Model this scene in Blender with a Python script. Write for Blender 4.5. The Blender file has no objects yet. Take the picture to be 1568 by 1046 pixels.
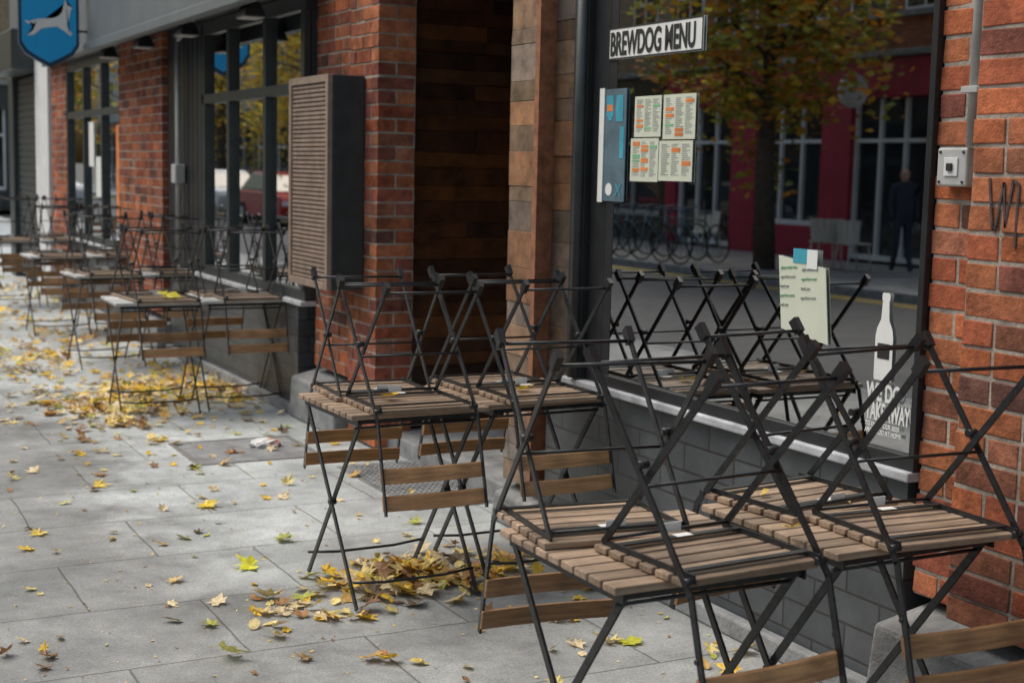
import bpy, bmesh, math, random
from mathutils import Vector, Matrix
R = random.Random(7)
sc = bpy.context.scene
COL = sc.collection
sc.view_settings.view_transform = 'Standard'

# ------------------------------------------------------------------ materials
def newmat(name):
    m = bpy.data.materials.new(name); m.use_nodes = True
    nt = m.node_tree
    return m, nt, nt.nodes['Principled BSDF']
def N(nt, t, **k):
    n = nt.nodes.new(t)
    for a, b in k.items(): setattr(n, a, b)
    return n
def remap(nt, src, a, b, f0=.3, f1=.7):
    mp = N(nt, 'ShaderNodeMapRange'); mp.inputs['From Min'].default_value = f0; mp.inputs['From Max'].default_value = f1
    mp.inputs['To Min'].default_value = a; mp.inputs['To Max'].default_value = b
    nt.links.new(src, mp.inputs['Value']); return mp.outputs[0]
def noise(nt, vec, scale, detail=4, rough=.6):
    no = N(nt, 'ShaderNodeTexNoise'); no.inputs['Scale'].default_value = scale; no.inputs['Detail'].default_value = detail; no.inputs['Roughness'].default_value = rough
    nt.links.new(vec, no.inputs['Vector']); return no.outputs['Fac']
def mul(nt, a, b):
    m = N(nt, 'ShaderNodeMath', operation='MULTIPLY'); nt.links.new(a, m.inputs[0]); nt.links.new(b, m.inputs[1]); return m.outputs[0]
def scalecol(nt, col, fac):
    mx = N(nt, 'ShaderNodeVectorMath', operation='SCALE')
    if isinstance(col, tuple): mx.inputs[0].default_value = col[:3]
    else: nt.links.new(col, mx.inputs[0])
    nt.links.new(fac, mx.inputs['Scale']); return mx.outputs[0]
def addbump(nt, b, h, s, d):
    bp = N(nt, 'ShaderNodeBump'); bp.inputs['Strength'].default_value = s; bp.inputs['Distance'].default_value = d
    nt.links.new(h, bp.inputs['Height']); nt.links.new(bp.outputs[0], b.inputs['Normal'])
def plain(name, col, rough=0.6, metal=0.0, var=0.25, scale=12, bump=0, spec=0.5):
    m, nt, b = newmat(name)
    tc = N(nt, 'ShaderNodeTexCoord').outputs['Object']
    nt.links.new(scalecol(nt, col, remap(nt, noise(nt, tc, scale, 4), 1 - var, 1 + var)), b.inputs['Base Color'])
    b.inputs['Roughness'].default_value = rough; b.inputs['Metallic'].default_value = metal
    b.inputs['Specular IOR Level'].default_value = spec
    if bump: addbump(nt, b, noise(nt, tc, scale*8, 3), bump, .01)
    return m
def attrmat(name, rough=0.7, var=0.35, scale=25, bump=0.4, spec=0.4, transl=0, stain=0):
    m, nt, b = newmat(name)
    at = N(nt, 'ShaderNodeAttribute'); at.attribute_name = 'Col'
    tc = N(nt, 'ShaderNodeTexCoord').outputs['Object']
    f = remap(nt, noise(nt, tc, scale, 5, .7), 1 - var, 1 + var)
    if stain: f = mul(nt, f, remap(nt, noise(nt, tc, 2.2, 5, .7), 1 - stain, 1.12, .36, .56))
    c = scalecol(nt, at.outputs['Color'], f)
    nt.links.new(c, b.inputs['Base Color'])
    b.inputs['Roughness'].default_value = rough; b.inputs['Specular IOR Level'].default_value = spec
    if bump: addbump(nt, b, noise(nt, tc, scale*4, 4, .7), bump, .006)
    if transl:
        tr = N(nt, 'ShaderNodeBsdfTranslucent'); nt.links.new(c, tr.inputs['Color'])
        ms = N(nt, 'ShaderNodeMixShader'); ms.inputs[0].default_value = transl
        out = nt.nodes['Material Output']
        nt.links.new(b.outputs[0], ms.inputs[1]); nt.links.new(tr.outputs[0], ms.inputs[2]); nt.links.new(ms.outputs[0], out.inputs['Surface'])
    return m
def brickmat(name, c1, c2, mortar, bw=.225, rh=.075, ms=.006, rough=.8, spec=.3):
    m, nt, b = newmat(name)
    tc = N(nt, 'ShaderNodeTexCoord').outputs['Object']; sp = N(nt, 'ShaderNodeSeparateXYZ'); cb = N(nt, 'ShaderNodeCombineXYZ')
    nt.links.new(tc, sp.inputs[0])
    ad = N(nt, 'ShaderNodeMath', operation='ADD')
    nt.links.new(sp.outputs['X'], ad.inputs[0]); nt.links.new(sp.outputs['Y'], ad.inputs[1])
    nt.links.new(ad.outputs[0], cb.inputs['X']); nt.links.new(sp.outputs['Z'], cb.inputs['Y'])
    br = N(nt, 'ShaderNodeTexBrick'); br.inputs['Scale'].default_value = 1
    br.inputs['Brick Width'].default_value = bw; br.inputs['Row Height'].default_value = rh; br.inputs['Mortar Size'].default_value = ms
    br.inputs['Color1'].default_value = (*c1, 1); br.inputs['Color2'].default_value = (*c2, 1); br.inputs['Mortar'].default_value = (*mortar, 1)
    nt.links.new(cb.outputs[0], br.inputs['Vector'])
    nt.links.new(scalecol(nt, br.outputs['Color'], remap(nt, noise(nt, tc, 5, 5, .7), .65, 1.25)), b.inputs['Base Color'])
    b.inputs['Roughness'].default_value = rough; b.inputs['Specular IOR Level'].default_value = spec
    inv = N(nt, 'ShaderNodeMath', operation='SUBTRACT'); inv.inputs[0].default_value = 1; nt.links.new(br.outputs['Fac'], inv.inputs[1])
    addbump(nt, b, inv.outputs[0], .5, .006)
    return m
def pavement_mat():
    m, nt, b = newmat('paving'); L = nt.links.new
    tc = N(nt, 'ShaderNodeTexCoord').outputs['Object']; sp = N(nt, 'ShaderNodeSeparateXYZ'); L(tc, sp.inputs[0])
    br = N(nt, 'ShaderNodeTexBrick'); br.inputs['Scale'].default_value = 1
    br.inputs['Brick Width'].default_value = .78; br.inputs['Row Height'].default_value = .62; br.inputs['Mortar Size'].default_value = .006
    br.inputs['Mortar Smooth'].default_value = .6
    br.inputs['Color1'].default_value = (.245, .252, .248, 1); br.inputs['Color2'].default_value = (.295, .302, .297, 1); br.inputs['Mortar'].default_value = (.13, .13, .122, 1)
    wn = N(nt, 'ShaderNodeTexNoise'); wn.inputs['Scale'].default_value = 2.5; L(tc, wn.inputs['Vector'])
    wv = N(nt, 'ShaderNodeVectorMath', operation='SCALE'); wv.inputs['Scale'].default_value = .03; L(wn.outputs['Color'], wv.inputs[0])
    wa = N(nt, 'ShaderNodeVectorMath', operation='ADD'); L(tc, wa.inputs[0]); L(wv.outputs[0], wa.inputs[1]); L(wa.outputs[0], br.inputs['Vector'])
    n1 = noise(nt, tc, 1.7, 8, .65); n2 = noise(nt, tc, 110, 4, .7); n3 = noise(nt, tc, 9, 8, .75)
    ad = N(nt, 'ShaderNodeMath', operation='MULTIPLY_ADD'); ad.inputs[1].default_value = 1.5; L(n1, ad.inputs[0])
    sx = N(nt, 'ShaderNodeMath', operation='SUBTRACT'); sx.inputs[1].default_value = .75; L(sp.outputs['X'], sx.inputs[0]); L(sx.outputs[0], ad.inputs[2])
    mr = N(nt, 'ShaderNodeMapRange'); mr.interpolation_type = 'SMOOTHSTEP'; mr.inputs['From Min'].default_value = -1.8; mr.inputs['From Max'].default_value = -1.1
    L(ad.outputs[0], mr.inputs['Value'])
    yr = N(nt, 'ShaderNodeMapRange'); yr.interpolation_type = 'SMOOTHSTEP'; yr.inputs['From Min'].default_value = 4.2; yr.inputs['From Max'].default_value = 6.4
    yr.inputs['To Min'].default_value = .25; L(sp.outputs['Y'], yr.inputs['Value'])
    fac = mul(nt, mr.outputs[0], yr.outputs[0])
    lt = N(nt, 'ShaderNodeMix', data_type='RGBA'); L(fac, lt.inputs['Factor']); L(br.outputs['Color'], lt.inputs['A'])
    lt.blend_type = 'MULTIPLY'; lt.inputs['B'].default_value = (1.85, 1.95, 2.02, 1); lt.clamp_result = False  # strip by facade: paler concrete, with bluish sky reflection painted into its colour
    vo = N(nt, 'ShaderNodeTexVoronoi'); vo.inputs['Scale'].default_value = 40; L(tc, vo.inputs['Vector'])
    f = mul(nt, remap(nt, n1, .70, 1.16), remap(nt, n2, .66, 1.34)); f = mul(nt, f, remap(nt, n3, .72, 1.18)); f = mul(nt, f, remap(nt, vo.outputs['Distance'], 1.4, 1.0, .05, .16))
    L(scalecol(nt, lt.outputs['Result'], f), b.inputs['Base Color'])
    L(remap(nt, n1, .30, .62, .35, .65), b.inputs['Roughness']); b.inputs['Specular IOR Level'].default_value = .6
    hs = N(nt, 'ShaderNodeMath', operation='SUBTRACT'); L(n2, hs.inputs[0]); L(br.outputs['Fac'], hs.inputs[1])
    addbump(nt, b, hs.outputs[0], .3, .004)
    return m
def woodmat(name, c1, c2, rough=.6):
    m, nt, b = newmat(name); L = nt.links.new
    tc = N(nt, 'ShaderNodeTexCoord').outputs['Object']; mp = N(nt, 'ShaderNodeMapping'); mp.inputs['Scale'].default_value = (3, 60, 60)
    L(tc, mp.inputs['Vector']); no = noise(nt, mp.outputs[0], 1.5, 5, .65); n2 = noise(nt, tc, 9, 4)
    mx = N(nt, 'ShaderNodeMix', data_type='RGBA'); mx.inputs['A'].default_value = (*c1, 1); mx.inputs['B'].default_value = (*c2, 1)
    L(remap(nt, no, 0, 1), mx.inputs['Factor'])
    ge = N(nt, 'ShaderNodeNewGeometry'); oi = N(nt, 'ShaderNodeObjectInfo')
    a1 = N(nt, 'ShaderNodeMath', operation='ADD'); L(ge.outputs['Random Per Island'], a1.inputs[0]); L(oi.outputs['Random'], a1.inputs[1])
    fr = N(nt, 'ShaderNodeMath', operation='FRACT'); L(a1.outputs[0], fr.inputs[0])
    L(scalecol(nt, mx.outputs['Result'], mul(nt, remap(nt, fr.outputs[0], .65, 1.3, 0, 1), remap(nt, n2, .7, 1.2))), b.inputs['Base Color']); b.inputs['Roughness'].default_value = rough
    addbump(nt, b, no, .3, .002)
    return m
def glassmat(name, base=.48, tint=(.7, .75, .75)):
    m = bpy.data.materials.new(name); m.use_nodes = True; nt = m.node_tree; nt.nodes.clear(); L = nt.links.new
    out = N(nt, 'ShaderNodeOutputMaterial'); ms = N(nt, 'ShaderNodeMixShader'); tr = N(nt, 'ShaderNodeBsdfTransparent'); gl = N(nt, 'ShaderNodeBsdfGlossy')
    tr.inputs[0].default_value = (*tint, 1); gl.inputs['Roughness'].default_value = .004; gl.inputs['Color'].default_value = (.95, .98, 1, 1)
    fr = N(nt, 'ShaderNodeFresnel'); fr.inputs['IOR'].default_value = 1.55
    ad = N(nt, 'ShaderNodeMath', operation='MULTIPLY_ADD'); ad.inputs[1].default_value = 1.2; ad.inputs[2].default_value = base; ad.use_clamp = True
    L(fr.outputs[0], ad.inputs[0]); L(ad.outputs[0], ms.inputs[0]); L(tr.outputs[0], ms.inputs[1]); L(gl.outputs[0], ms.inputs[2]); L(ms.outputs[0], out.inputs['Surface'])
    return m

M = {}
M['brick'] = attrmat('brick_faces', rough=.85, var=.42, scale=18, bump=.9, spec=.25, stain=.5)
M['mortar'] = plain('mortar', (.34, .30, .26), .95, var=.45, scale=10, bump=.5)
M['wallbrick'] = brickmat('brick_wall', (.40, .14, .07), (.24, .09, .055), (.22, .19, .16))
M['tile'] = brickmat('grey_tiles', (.06, .068, .078), (.085, .095, .105), (.035, .036, .038), bw=.3, rh=.1, ms=.005, rough=.4, spec=.5)
M['black'] = plain('black_paint', (.018, .02, .023), .38, var=.3)
M['frame'] = plain('dark_grey_paint', (.035, .043, .045), .42, var=.25)
M['fascia'] = plain('grey_fascia', (.13, .15, .165), .5, var=.15, scale=3)
M['sill'] = plain('sill_paint', (.42, .44, .47), .55, var=.35, scale=8)
M['concrete'] = plain('concrete', (.23, .24, .248), .8, var=.38, scale=8, bump=.5)
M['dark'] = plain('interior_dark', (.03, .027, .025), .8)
M['trimwood'] = plain('trim_wood', (.28, .12, .065), .5, var=.4, scale=20)
M['barwood'] = plain('bar_wood', (.2, .09, .04), .5, var=.3)
M['planks'] = attrmat('reclaimed_planks', rough=.36, var=.55, scale=9, bump=.5, spec=.5)
M['steel'] = plain('black_steel', (.022, .024, .027), .36, metal=.25, var=.5, scale=40)
M['cap'] = plain('plastic_cap', (.012, .012, .014), .45)
M['slat'] = woodmat('weathered_slats', (.20, .138, .096), (.46, .34, .24), .5)
M['palewood'] = woodmat('pale_slats', (.46, .47, .47), (.72, .73, .73), .35)  # paler grey slat colour, used on the far tabletops
M['slat2'] = woodmat('stained_slats', (.20, .105, .048), (.42, .24, .115), .5)
M['white'] = plain('white_paper', (.75, .77, .76), .6, var=.05)
M['whitep'] = plain('white_paint', (.7, .72, .74), .6, var=.1, scale=3)
M['glass'] = glassmat('window_glass')
M['farglass'] = plain('dark_glass', (.02, .025, .03), .05, var=.3, scale=1, spec=.8)
M['pave'] = pavement_mat()
M['asphalt'] = plain('asphalt', (.06, .061, .065), .7, var=.3, scale=4, bump=.5)
M['ground'] = plain('ground_mat', (.09, .09, .085), .9, scale=1)
M['leaf'] = attrmat('leaf_litter', rough=.5, var=.35, scale=60, bump=.3, transl=.15)
M['crown'] = attrmat('leaf_crown', rough=.6, var=.2, scale=5, bump=0, transl=.4)
M['bark'] = plain('bark', (.09, .07, .055), .9, var=.4, scale=10, bump=.5)
M['blue'] = plain('blue_sign', (.01, .38, .80), .4, var=.05)
M['navy'] = plain('sign_rim', (.01, .05, .11), .4)
M['maroon'] = plain('maroon_paint', (.34, .018, .05), .45, var=.2, scale=3)
M['slatbox'] = plain('louvre_slats', (.27, .20, .16), .6, var=.25)
M['grey'] = plain('grey_plastic', (.42, .43, .43), .5, var=.15)
M['chaircream'] = plain('cream_plastic', (.6, .58, .53), .5, var=.1)
M['iron'] = plain('cast_iron', (.19, .19, .19), .6, var=.3, scale=15, bump=.6)
M['yellow'] = plain('yellow_line', (.55, .40, .04), .7)
M['green'] = plain('print_green', (.20, .45, .27), .6)
M['orange'] = plain('print_orange', (.7, .22, .06), .6)
M['cream'] = plain('print_cream', (.62, .66, .55), .6, var=.05)
M['teal'] = plain('print_teal', (.05, .33, .45), .6)
M['slate'] = plain('print_slate', (.10, .16, .20), .5)
M['ink'] = plain('ink', (.02, .02, .02), .6)
M['spray'] = plain('spray_paint', (.07, .045, .045), .8, var=.5, scale=60)
M['inkgrey'] = plain('ink_grey', (.33, .36, .33), .6)
M['pink'] = plain('litter_print', (.7, .35, .3), .5, var=.4, scale=60)

# ------------------------------------------------------------------ helpers
def empty(name, loc=(0, 0, 0), rot=None):
    e = bpy.data.objects.new(name, None); COL.objects.link(e); e.location = loc
    if rot: e.rotation_euler = rot
    e.empty_display_size = .1
    return e
def obj(name, me, mat=None, parent=None):
    o = bpy.data.objects.new(name, me); COL.objects.link(o)
    if mat is not None and not me.materials: me.materials.append(mat)
    if parent: o.parent = parent
    return o
BF = ((0,3,2,1),(4,5,6,7),(0,1,5,4),(1,2,6,5),(2,3,7,6),(3,0,4,7))
def bm_box(bm, x0, x1, y0, y1, z0, z1):
    v = [bm.verts.new(p) for p in ((x0,y0,z0),(x1,y0,z0),(x1,y1,z0),(x0,y1,z0),(x0,y0,z1),(x1,y0,z1),(x1,y1,z1),(x0,y1,z1))]
    return [bm.faces.new([v[i] for i in f]) for f in BF]
def bev(o, w):
    b = o.modifiers.new('bevel', 'BEVEL'); b.width = w; b.segments = 2; b.limit_method = 'ANGLE'
def finish(bm, name, mat, parent=None, bevel=0):
    me = bpy.data.meshes.new(name); bm.to_mesh(me); bm.free()
    o = obj(name, me, mat, parent)
    if bevel: bev(o, bevel)
    return o
def box(name, x0, x1, y0, y1, z0, z1, mat, parent=None, bevel=0):
    bm = bmesh.new(); bm_box(bm, x0, x1, y0, y1, z0, z1)
    return finish(bm, name, M[mat], parent, bevel)
def boxes(name, lst, mat, parent=None, bevel=0):
    bm = bmesh.new()
    for b in lst: bm_box(bm, *b)
    return finish(bm, name, M[mat], parent, bevel)
def bm_bar(bm, p0, p1, w, t, side=Vector((1, 0, 0))):
    p0 = Vector(p0); p1 = Vector(p1); d = (p1 - p0).normalized()
    s = (side - d * side.dot(d)).normalized(); u = d.cross(s)
    v = []
    for p in (p0, p1):
        for a, b in ((-1,-1),(1,-1),(1,1),(-1,1)):
            v.append(bm.verts.new(p + s * a * t / 2 + u * b * w / 2))
    for f in ((0,1,2,3),(7,6,5,4),(0,4,5,1),(1,5,6,2),(2,6,7,3),(3,7,4,0)): bm.faces.new([v[i] for i in f])
def bm_rod(bm, pts, r, n=8):
    pts = [Vector(p) for p in pts]; rings = []
    for i, p in enumerate(pts):
        d = (pts[min(i+1, len(pts)-1)] - pts[max(i-1, 0)]).normalized()
        a = Vector((0, 0, 1)) if abs(d.z) < .9 else Vector((1, 0, 0))
        s = d.cross(a).normalized(); u = s.cross(d)
        rr = r[i] if isinstance(r, (list, tuple)) else r
        rings.append([bm.verts.new(p + (s * math.cos(2*math.pi*k/n) + u * math.sin(2*math.pi*k/n)) * rr) for k in range(n)])
    for i in range(len(rings) - 1):
        for k in range(n):
            f = bm.faces.new([rings[i][k], rings[i][(k+1) % n], rings[i+1][(k+1) % n], rings[i+1][k]]); f.smooth = True
    bm.faces.new(rings[0][::-1]); bm.faces.new(rings[-1])
def colmesh(name, items, mat, parent=None, bevel=0):
    V = []; F = []; C = []
    for vs, fs, c in items:
        o = len(V); V += [tuple(v) for v in vs]
        for f in fs: F.append([i + o for i in f]); C.append(c)
    me = bpy.data.meshes.new(name); me.from_pydata(V, [], F)
    ca = me.color_attributes.new('Col', 'FLOAT_COLOR', 'CORNER')
    arr = []
    for p, c in zip(me.polygons, C): arr += [c[0], c[1], c[2], 1.0] * p.loop_total
    ca.data.foreach_set('color', arr)
    o = obj(name, me, M[mat], parent)
    if bevel: bev(o, bevel)
    return o
def cbox(x0, x1, y0, y1, z0, z1, c, j=0.0):
    vs = [(x0,y0,z0),(x1,y0,z0),(x1,y1,z0),(x0,y1,z0),(x0,y0,z1),(x1,y0,z1),(x1,y1,z1),(x0,y1,z1)]
    if j: vs = [(a + R.uniform(-j, j), b + R.uniform(-j, j), d + R.uniform(-j, j)) for a, b, d in vs]
    return (vs, BF, c)
def brickcol():
    t = R.random()
    base = R.choice([(.44,.135,.06), (.38,.11,.055), (.45,.16,.075), (.31,.095,.06), (.40,.14,.07), (.26,.09,.065), (.35,.14,.085)])
    k = R.uniform(.68, 1.1)
    if t < .06: return (.16*k, .075*k, .06*k)
    return tuple(x * k for x in base)
def brick_pilaster(name, x0, x1, y0, y1, z0, z1, parent):
    items = []; g = .011; rh = .0755; z = z0; row = 0
    while z < z1 - .03:
        zz = min(z + rh - g, z1)
        cl, cd = (.215, .1025) if row % 2 else (.1025, .215)
        cd = min(cd, x1 - x0)
        def pr(): return R.uniform(-.002, .003)
        items.append(cbox(x0 + pr(), x0 + cd, y0 + pr(), y0 + cl, z, zz, brickcol(), .002))
        y = y0 + cl + g
        while y < y1 - .02:
            ye = min(y + (.1025 if R.random() < .2 else .215), y1)
            items.append(cbox(x0 + pr(), x0 + .1, y, ye, z, zz, brickcol(), .002)); y = ye + g
        x = x0 + cd + g
        while x < x1 - .02:
            xe = min(x + .215, x1)
            items.append(cbox(x, xe, y0 + pr(), y0 + .1, z, zz, brickcol(), .002)); x = xe + g
        z += rh; row += 1
    o = colmesh(name, items, 'brick', parent, .003)
    box(name + '_mortar', x0 + .0045, x1 + .002, y0 + .0045, y1 - .004, z0 - .002, z1 + .01, 'mortar', parent)
    return o
def text(name, body, size, y, z, x, mat, parent, sx=1.0, bold=0.0, rotd=0):
    cu = bpy.data.curves.new(name, 'FONT'); cu.body = body; cu.size = size; cu.extrude = .0006; cu.offset = bold
    cu.materials.append(M[mat])
    o = bpy.data.objects.new(name, cu); COL.objects.link(o)
    m = Matrix(((0, 0, -1), (-1, 0, 0), (0, 1, 0))).to_4x4()
    o.matrix_world = Matrix.Translation((x, y, z)) @ m @ Matrix.Rotation(math.radians(rotd), 4, 'Z') @ Matrix.Diagonal((sx, 1, 1, 1))
    if parent: o.parent = parent
    return o

# ------------------------------------------------------------------ ground
def sheet(name, x0, x1, y0, y1, z, mat):
    me = bpy.data.meshes.new(name); me.from_pydata([(x0,y0,z),(x1,y0,z),(x1,y1,z),(x0,y1,z)], [], [(0,1,2,3)])
    return obj(name, me, M[mat])
sheet('ground', -400, 400, -300, 600, -.15, 'ground')
sheet('road', -10.8, -4.3, -60, 300, -.125, 'asphalt')
rl = empty('road_markings')
for i, xx in enumerate((-4.6, -4.8, -10.4, -10.6)):
    bm = bmesh.new(); v = [bm.verts.new(p) for p in ((xx,-60,-.121),(xx+.08,-60,-.121),(xx+.08,300,-.121),(xx,300,-.121))]; bm.faces.new(v)
    finish(bm, 'yellow_line_%d' % i, M['yellow'], rl)
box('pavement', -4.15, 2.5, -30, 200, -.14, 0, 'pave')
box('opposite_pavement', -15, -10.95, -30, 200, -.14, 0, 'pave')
kb = empty('kerb')
box('near_kerb', -4.3, -4.152, -30, 200, -.14, .003, 'concrete', kb, .01)
box('far_kerb', -10.948, -10.8, -30, 200, -.14, .003, 'concrete', kb, .01)
ic = empty('inspection_cover')
boxes('cover_frame', [(-.98,-.95,7.2,7.84,-.01,.005),(-.31,-.28,7.2,7.84,-.01,.005),(-.949,-.311,7.2,7.23,-.01,.005),(-.949,-.311,7.81,7.84,-.01,.005)], 'iron', ic, .002)
box('cover_infill', -.948, -.312, 7.231, 7.809, -.01, .003, 'concrete', ic)
mt = empty('doormat')
bm = bmesh.new()
for i in range(22):
    for j in range(22):
        bm_box(bm, -.3 + i*.03, -.3 + i*.03 + .018, 5.9 + j*.045, 5.9 + j*.045 + .032, .0, .009)
finish(bm, 'mat_studs', M['concrete'], mt)
box('mat_base', -.32, .38, 5.88, 6.92, -.01, .004, 'iron', mt)
r = random.Random(5)
bm = bmesh.new(); bmesh.ops.create_icosphere(bm, subdivisions=3, radius=1)
for v in bm.verts:
    k = 1 + r.uniform(-.22, .22); v.co = Vector((v.co.x*.085*k - .5, v.co.y*.055*k + 7.56, max(v.co.z*.028*k + .02, .006)))
o = finish(bm, 'crumpled_wrapper', M['white']); o.data.materials.append(M['pink'])
for p in o.data.polygons:
    if p.center.x > -.49 and r.random() < .6: p.material_index = 1

# ------------------------------------------------------------------ pub building
P = empty('pub_building')
brick_pilaster('brick_pier_near', -.09, .3, 1.9, 2.80, .38, 2.6, P)
brick_pilaster('brick_pier_near_step', 0.0, .3, 2.812, 3.02, .38, 2.6, P)
brick_pilaster('brick_pier_mid', .02, .24, 7.24, 7.66, .02, 2.75, P)
brick_pilaster('brick_pier_mid_step', .055, .3, 7.672, 8.32, .34, 2.75, P)
brick_pilaster('brick_pier_far', -.05, .3, 11.76, 13.4, .3, 2.75, P)
brick_pilaster('brick_pier_end', -.02, .3, 16.2, 17.1, .3, 2.75, P)
def plinth(name, x0, x1, y0, y1, z):
    bm = bmesh.new(); f = bm_box(bm, x0, x1, y0, y1, 0, z)
    for v in bm.verts:
        if v.co.z > .01 and v.co.x < x0 + .01: v.co.z -= .08
        if v.co.z > .01 and v.co.y > y1 - .01 : v.co.y -= .04
    finish(bm, name, M['concrete'], P, .015)
plinth('plinth_near', -.15, .28, 1.8, 3.05, .39)
plinth('plinth_mid', -.06, .28, 7.67, 8.48, .34)
plinth('plinth_far', -.12, .28, 11.7, 13.5, .3)
plinth('plinth_end', -.1, .28, 16.1, 17.2, .3)
plinth('plinth_post', -.07, .2, 5.24, 5.62, .22)
for i, (a, b) in enumerate(((3.06, 5.24), (8.48, 11.7), (13.5, 16.1), (-2, 1.8))):
    box('stall_riser_%d' % i, .0, .2, a, b, .0, .70, 'tile', P)
    box('riser_kerb_%d' % i, -.05, -.001, a, b, .0, .07, 'concrete', P, .01)
    y0, y1 = ((3.022, 5.05), (8.322, 11.4), (13.4, 16.2), (-2, 1.9))[i]
    box('window_sill_%d' % i, -.04, .15, y0, y1, .702, .732, 'sill', P, .006)
boxes('window_frame_near', [(-.02,.06,3.022,4.74,.733,.775), (-.03,.06,3.022,4.74,2.55,2.72), (-.02,.06,3.022,3.045,.776,2.55), (-.002,.07,4.741,4.80,.733,2.72), (-.001,.06,4.802,4.92,.733,2.72),(-.03,.07,4.922,5.03,.733,2.72)], 'black', P, .002)
box('glass_near', .0, .006, 3.045, 4.74, .776, 2.55, 'glass', P)
bm = bmesh.new(); bm_rod(bm, [(-.04, 4.95, .74), (-.04, 4.95, 2.72)], .024, 12); finish(bm, 'frame_pipe', M['frame'], P)
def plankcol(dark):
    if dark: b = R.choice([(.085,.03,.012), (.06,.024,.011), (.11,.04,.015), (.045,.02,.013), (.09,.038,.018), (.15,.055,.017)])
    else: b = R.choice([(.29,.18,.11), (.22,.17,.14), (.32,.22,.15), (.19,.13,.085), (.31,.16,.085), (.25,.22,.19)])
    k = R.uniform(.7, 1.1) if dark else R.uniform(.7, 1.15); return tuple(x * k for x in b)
items = []; z = .2
while z < 2.7:
    h = R.uniform(.06, .16); items.append(cbox(-.035 + R.uniform(-.003, .003), .2, 5.33, 5.565, z, min(z + h - .002, 2.72), plankcol(False), .001)); z += h
colmesh('timber_post', items, 'planks', P, .002)
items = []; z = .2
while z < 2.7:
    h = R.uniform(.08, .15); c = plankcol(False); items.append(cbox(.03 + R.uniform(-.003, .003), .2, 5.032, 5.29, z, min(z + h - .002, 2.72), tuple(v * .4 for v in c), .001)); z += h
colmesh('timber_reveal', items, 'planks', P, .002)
box('post_trim', -.045, .2, 5.291, 5.329, .2, 2.72, 'trimwood', P)
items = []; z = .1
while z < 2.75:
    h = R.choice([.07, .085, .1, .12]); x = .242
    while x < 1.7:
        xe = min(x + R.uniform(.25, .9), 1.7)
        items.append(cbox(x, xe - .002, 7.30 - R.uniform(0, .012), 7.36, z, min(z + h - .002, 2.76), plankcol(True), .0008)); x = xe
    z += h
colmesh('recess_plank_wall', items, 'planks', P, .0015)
box('recess_step', .10, 1.7, 5.6, 7.30, -.01, .1, 'concrete', P, .01)
boxes('entrance_door_frame', [(1.6,1.68,5.6,5.7,.1,2.7),(1.6,1.68,6.9,7.28,.1,2.7),(1.6,1.68,5.7,6.9,2.2,2.7)], 'black', P)
boxes('entrance_door', [(1.62,1.66,5.7,6.9,.1,.9),(1.62,1.66,5.7,5.85,.9,2.2),(1.62,1.66,6.75,6.9,.9,2.2),(1.62,1.66,5.85,6.75,2.05,2.2)], 'frame', P)
box('door_glass', 1.63, 1.64, 5.85, 6.75, .9, 2.05, 'farglass', P)
box('recess_side', .2, 1.7, 5.40, 5.6, -.01, 2.75, 'black', P)
def bay(nm, y0, y1, muls):
    fl = [(-.01,.07,y0,y1,.733,.80), (-.01,.07,y0,y1,2.0,2.07), (-.01,.07,y0,y1,2.5,2.6)]
    for y in muls: fl += [(-.02,.075,y,y+.065,.801,1.999), (-.02,.075,y,y+.065,2.071,2.499)]
    boxes('window_frame_' + nm, fl, 'frame', P, .003)
    box('glass_' + nm, .02, .026, y0, y1, .80, 2.5, 'glass', P)
bay('mid', 8.33, 10.64, (8.33, 9.09, 9.93, 10.575))
bay('far', 13.42, 16.18, (13.42, 14.3, 15.2, 16.11))
box('dark_panel', .0, .2, 10.642, 11.74, .737, 2.6, 'frame', P)
boxes('panel_boards', [(-.012, -.0005, 10.68 + k*.13, 10.795 + k*.13, .76, 2.58) for k in range(8)], 'black', P, .003)
boxes('window_posters', [(.01,.015,14.5,14.75,1.2,1.6),(.01,.015,14.85,15.1,1.5,1.95)], 'white', P)
box('red_poster', .01, .015, 13.6, 13.8, 1.0, 1.9, 'orange', P)
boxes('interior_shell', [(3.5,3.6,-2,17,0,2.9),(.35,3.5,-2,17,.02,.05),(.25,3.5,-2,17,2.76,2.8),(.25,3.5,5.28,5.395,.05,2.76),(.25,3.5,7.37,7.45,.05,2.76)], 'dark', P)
boxes('bar_counter', [(2.6,3.2,2.6,5.2,.05,1.1),(2.5,3.3,2.5,5.25,1.1,1.15)], 'barwood', P)
box('shop_header', .02, .3, -2, 8.0, 2.765, 3.3, 'black', P)
box('upper_wall', .0, .35, -2, 17.1, 3.302, 6.6, 'wallbrick', P)
box('roof_mass', .36, 9, -2, 17.1, 2.9, 6.5, 'wallbrick', P)
ul = []; ug = []; us = []
for k in range(8):
    y = -.8 + k*2.25
    ul.append((-.02,.01,y,y+1.1,4.1,5.9)); ug.append((-.024,-.021,y+.08,y+.52,4.18,5.82)); ug.append((-.024,-.021,y+.58,y+1.02,4.18,5.82)); us.append((-.1,.0,y-.1,y+1.2,4.0,4.098))
boxes('upper_window_frames', ul, 'whitep', P); boxes('upper_window_glass', ug, 'farglass', P); boxes('upper_window_sills', us, 'concrete', P)
box('parapet', -.1, .4, -2, 17.1, 6.602, 6.8, 'concrete', P)
box('canopy_fascia', -.42, -.36, 8.15, 13.7, 2.50, 3.2, 'fascia', P, .01)
box('canopy_fascia_lip', -.45, -.421, 8.15, 13.7, 2.50, 2.57, 'fascia', P, .006)
box('canopy_soffit', -.36, .25, 8.15, 13.7, 2.605, 2.70, 'black', P)
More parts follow.
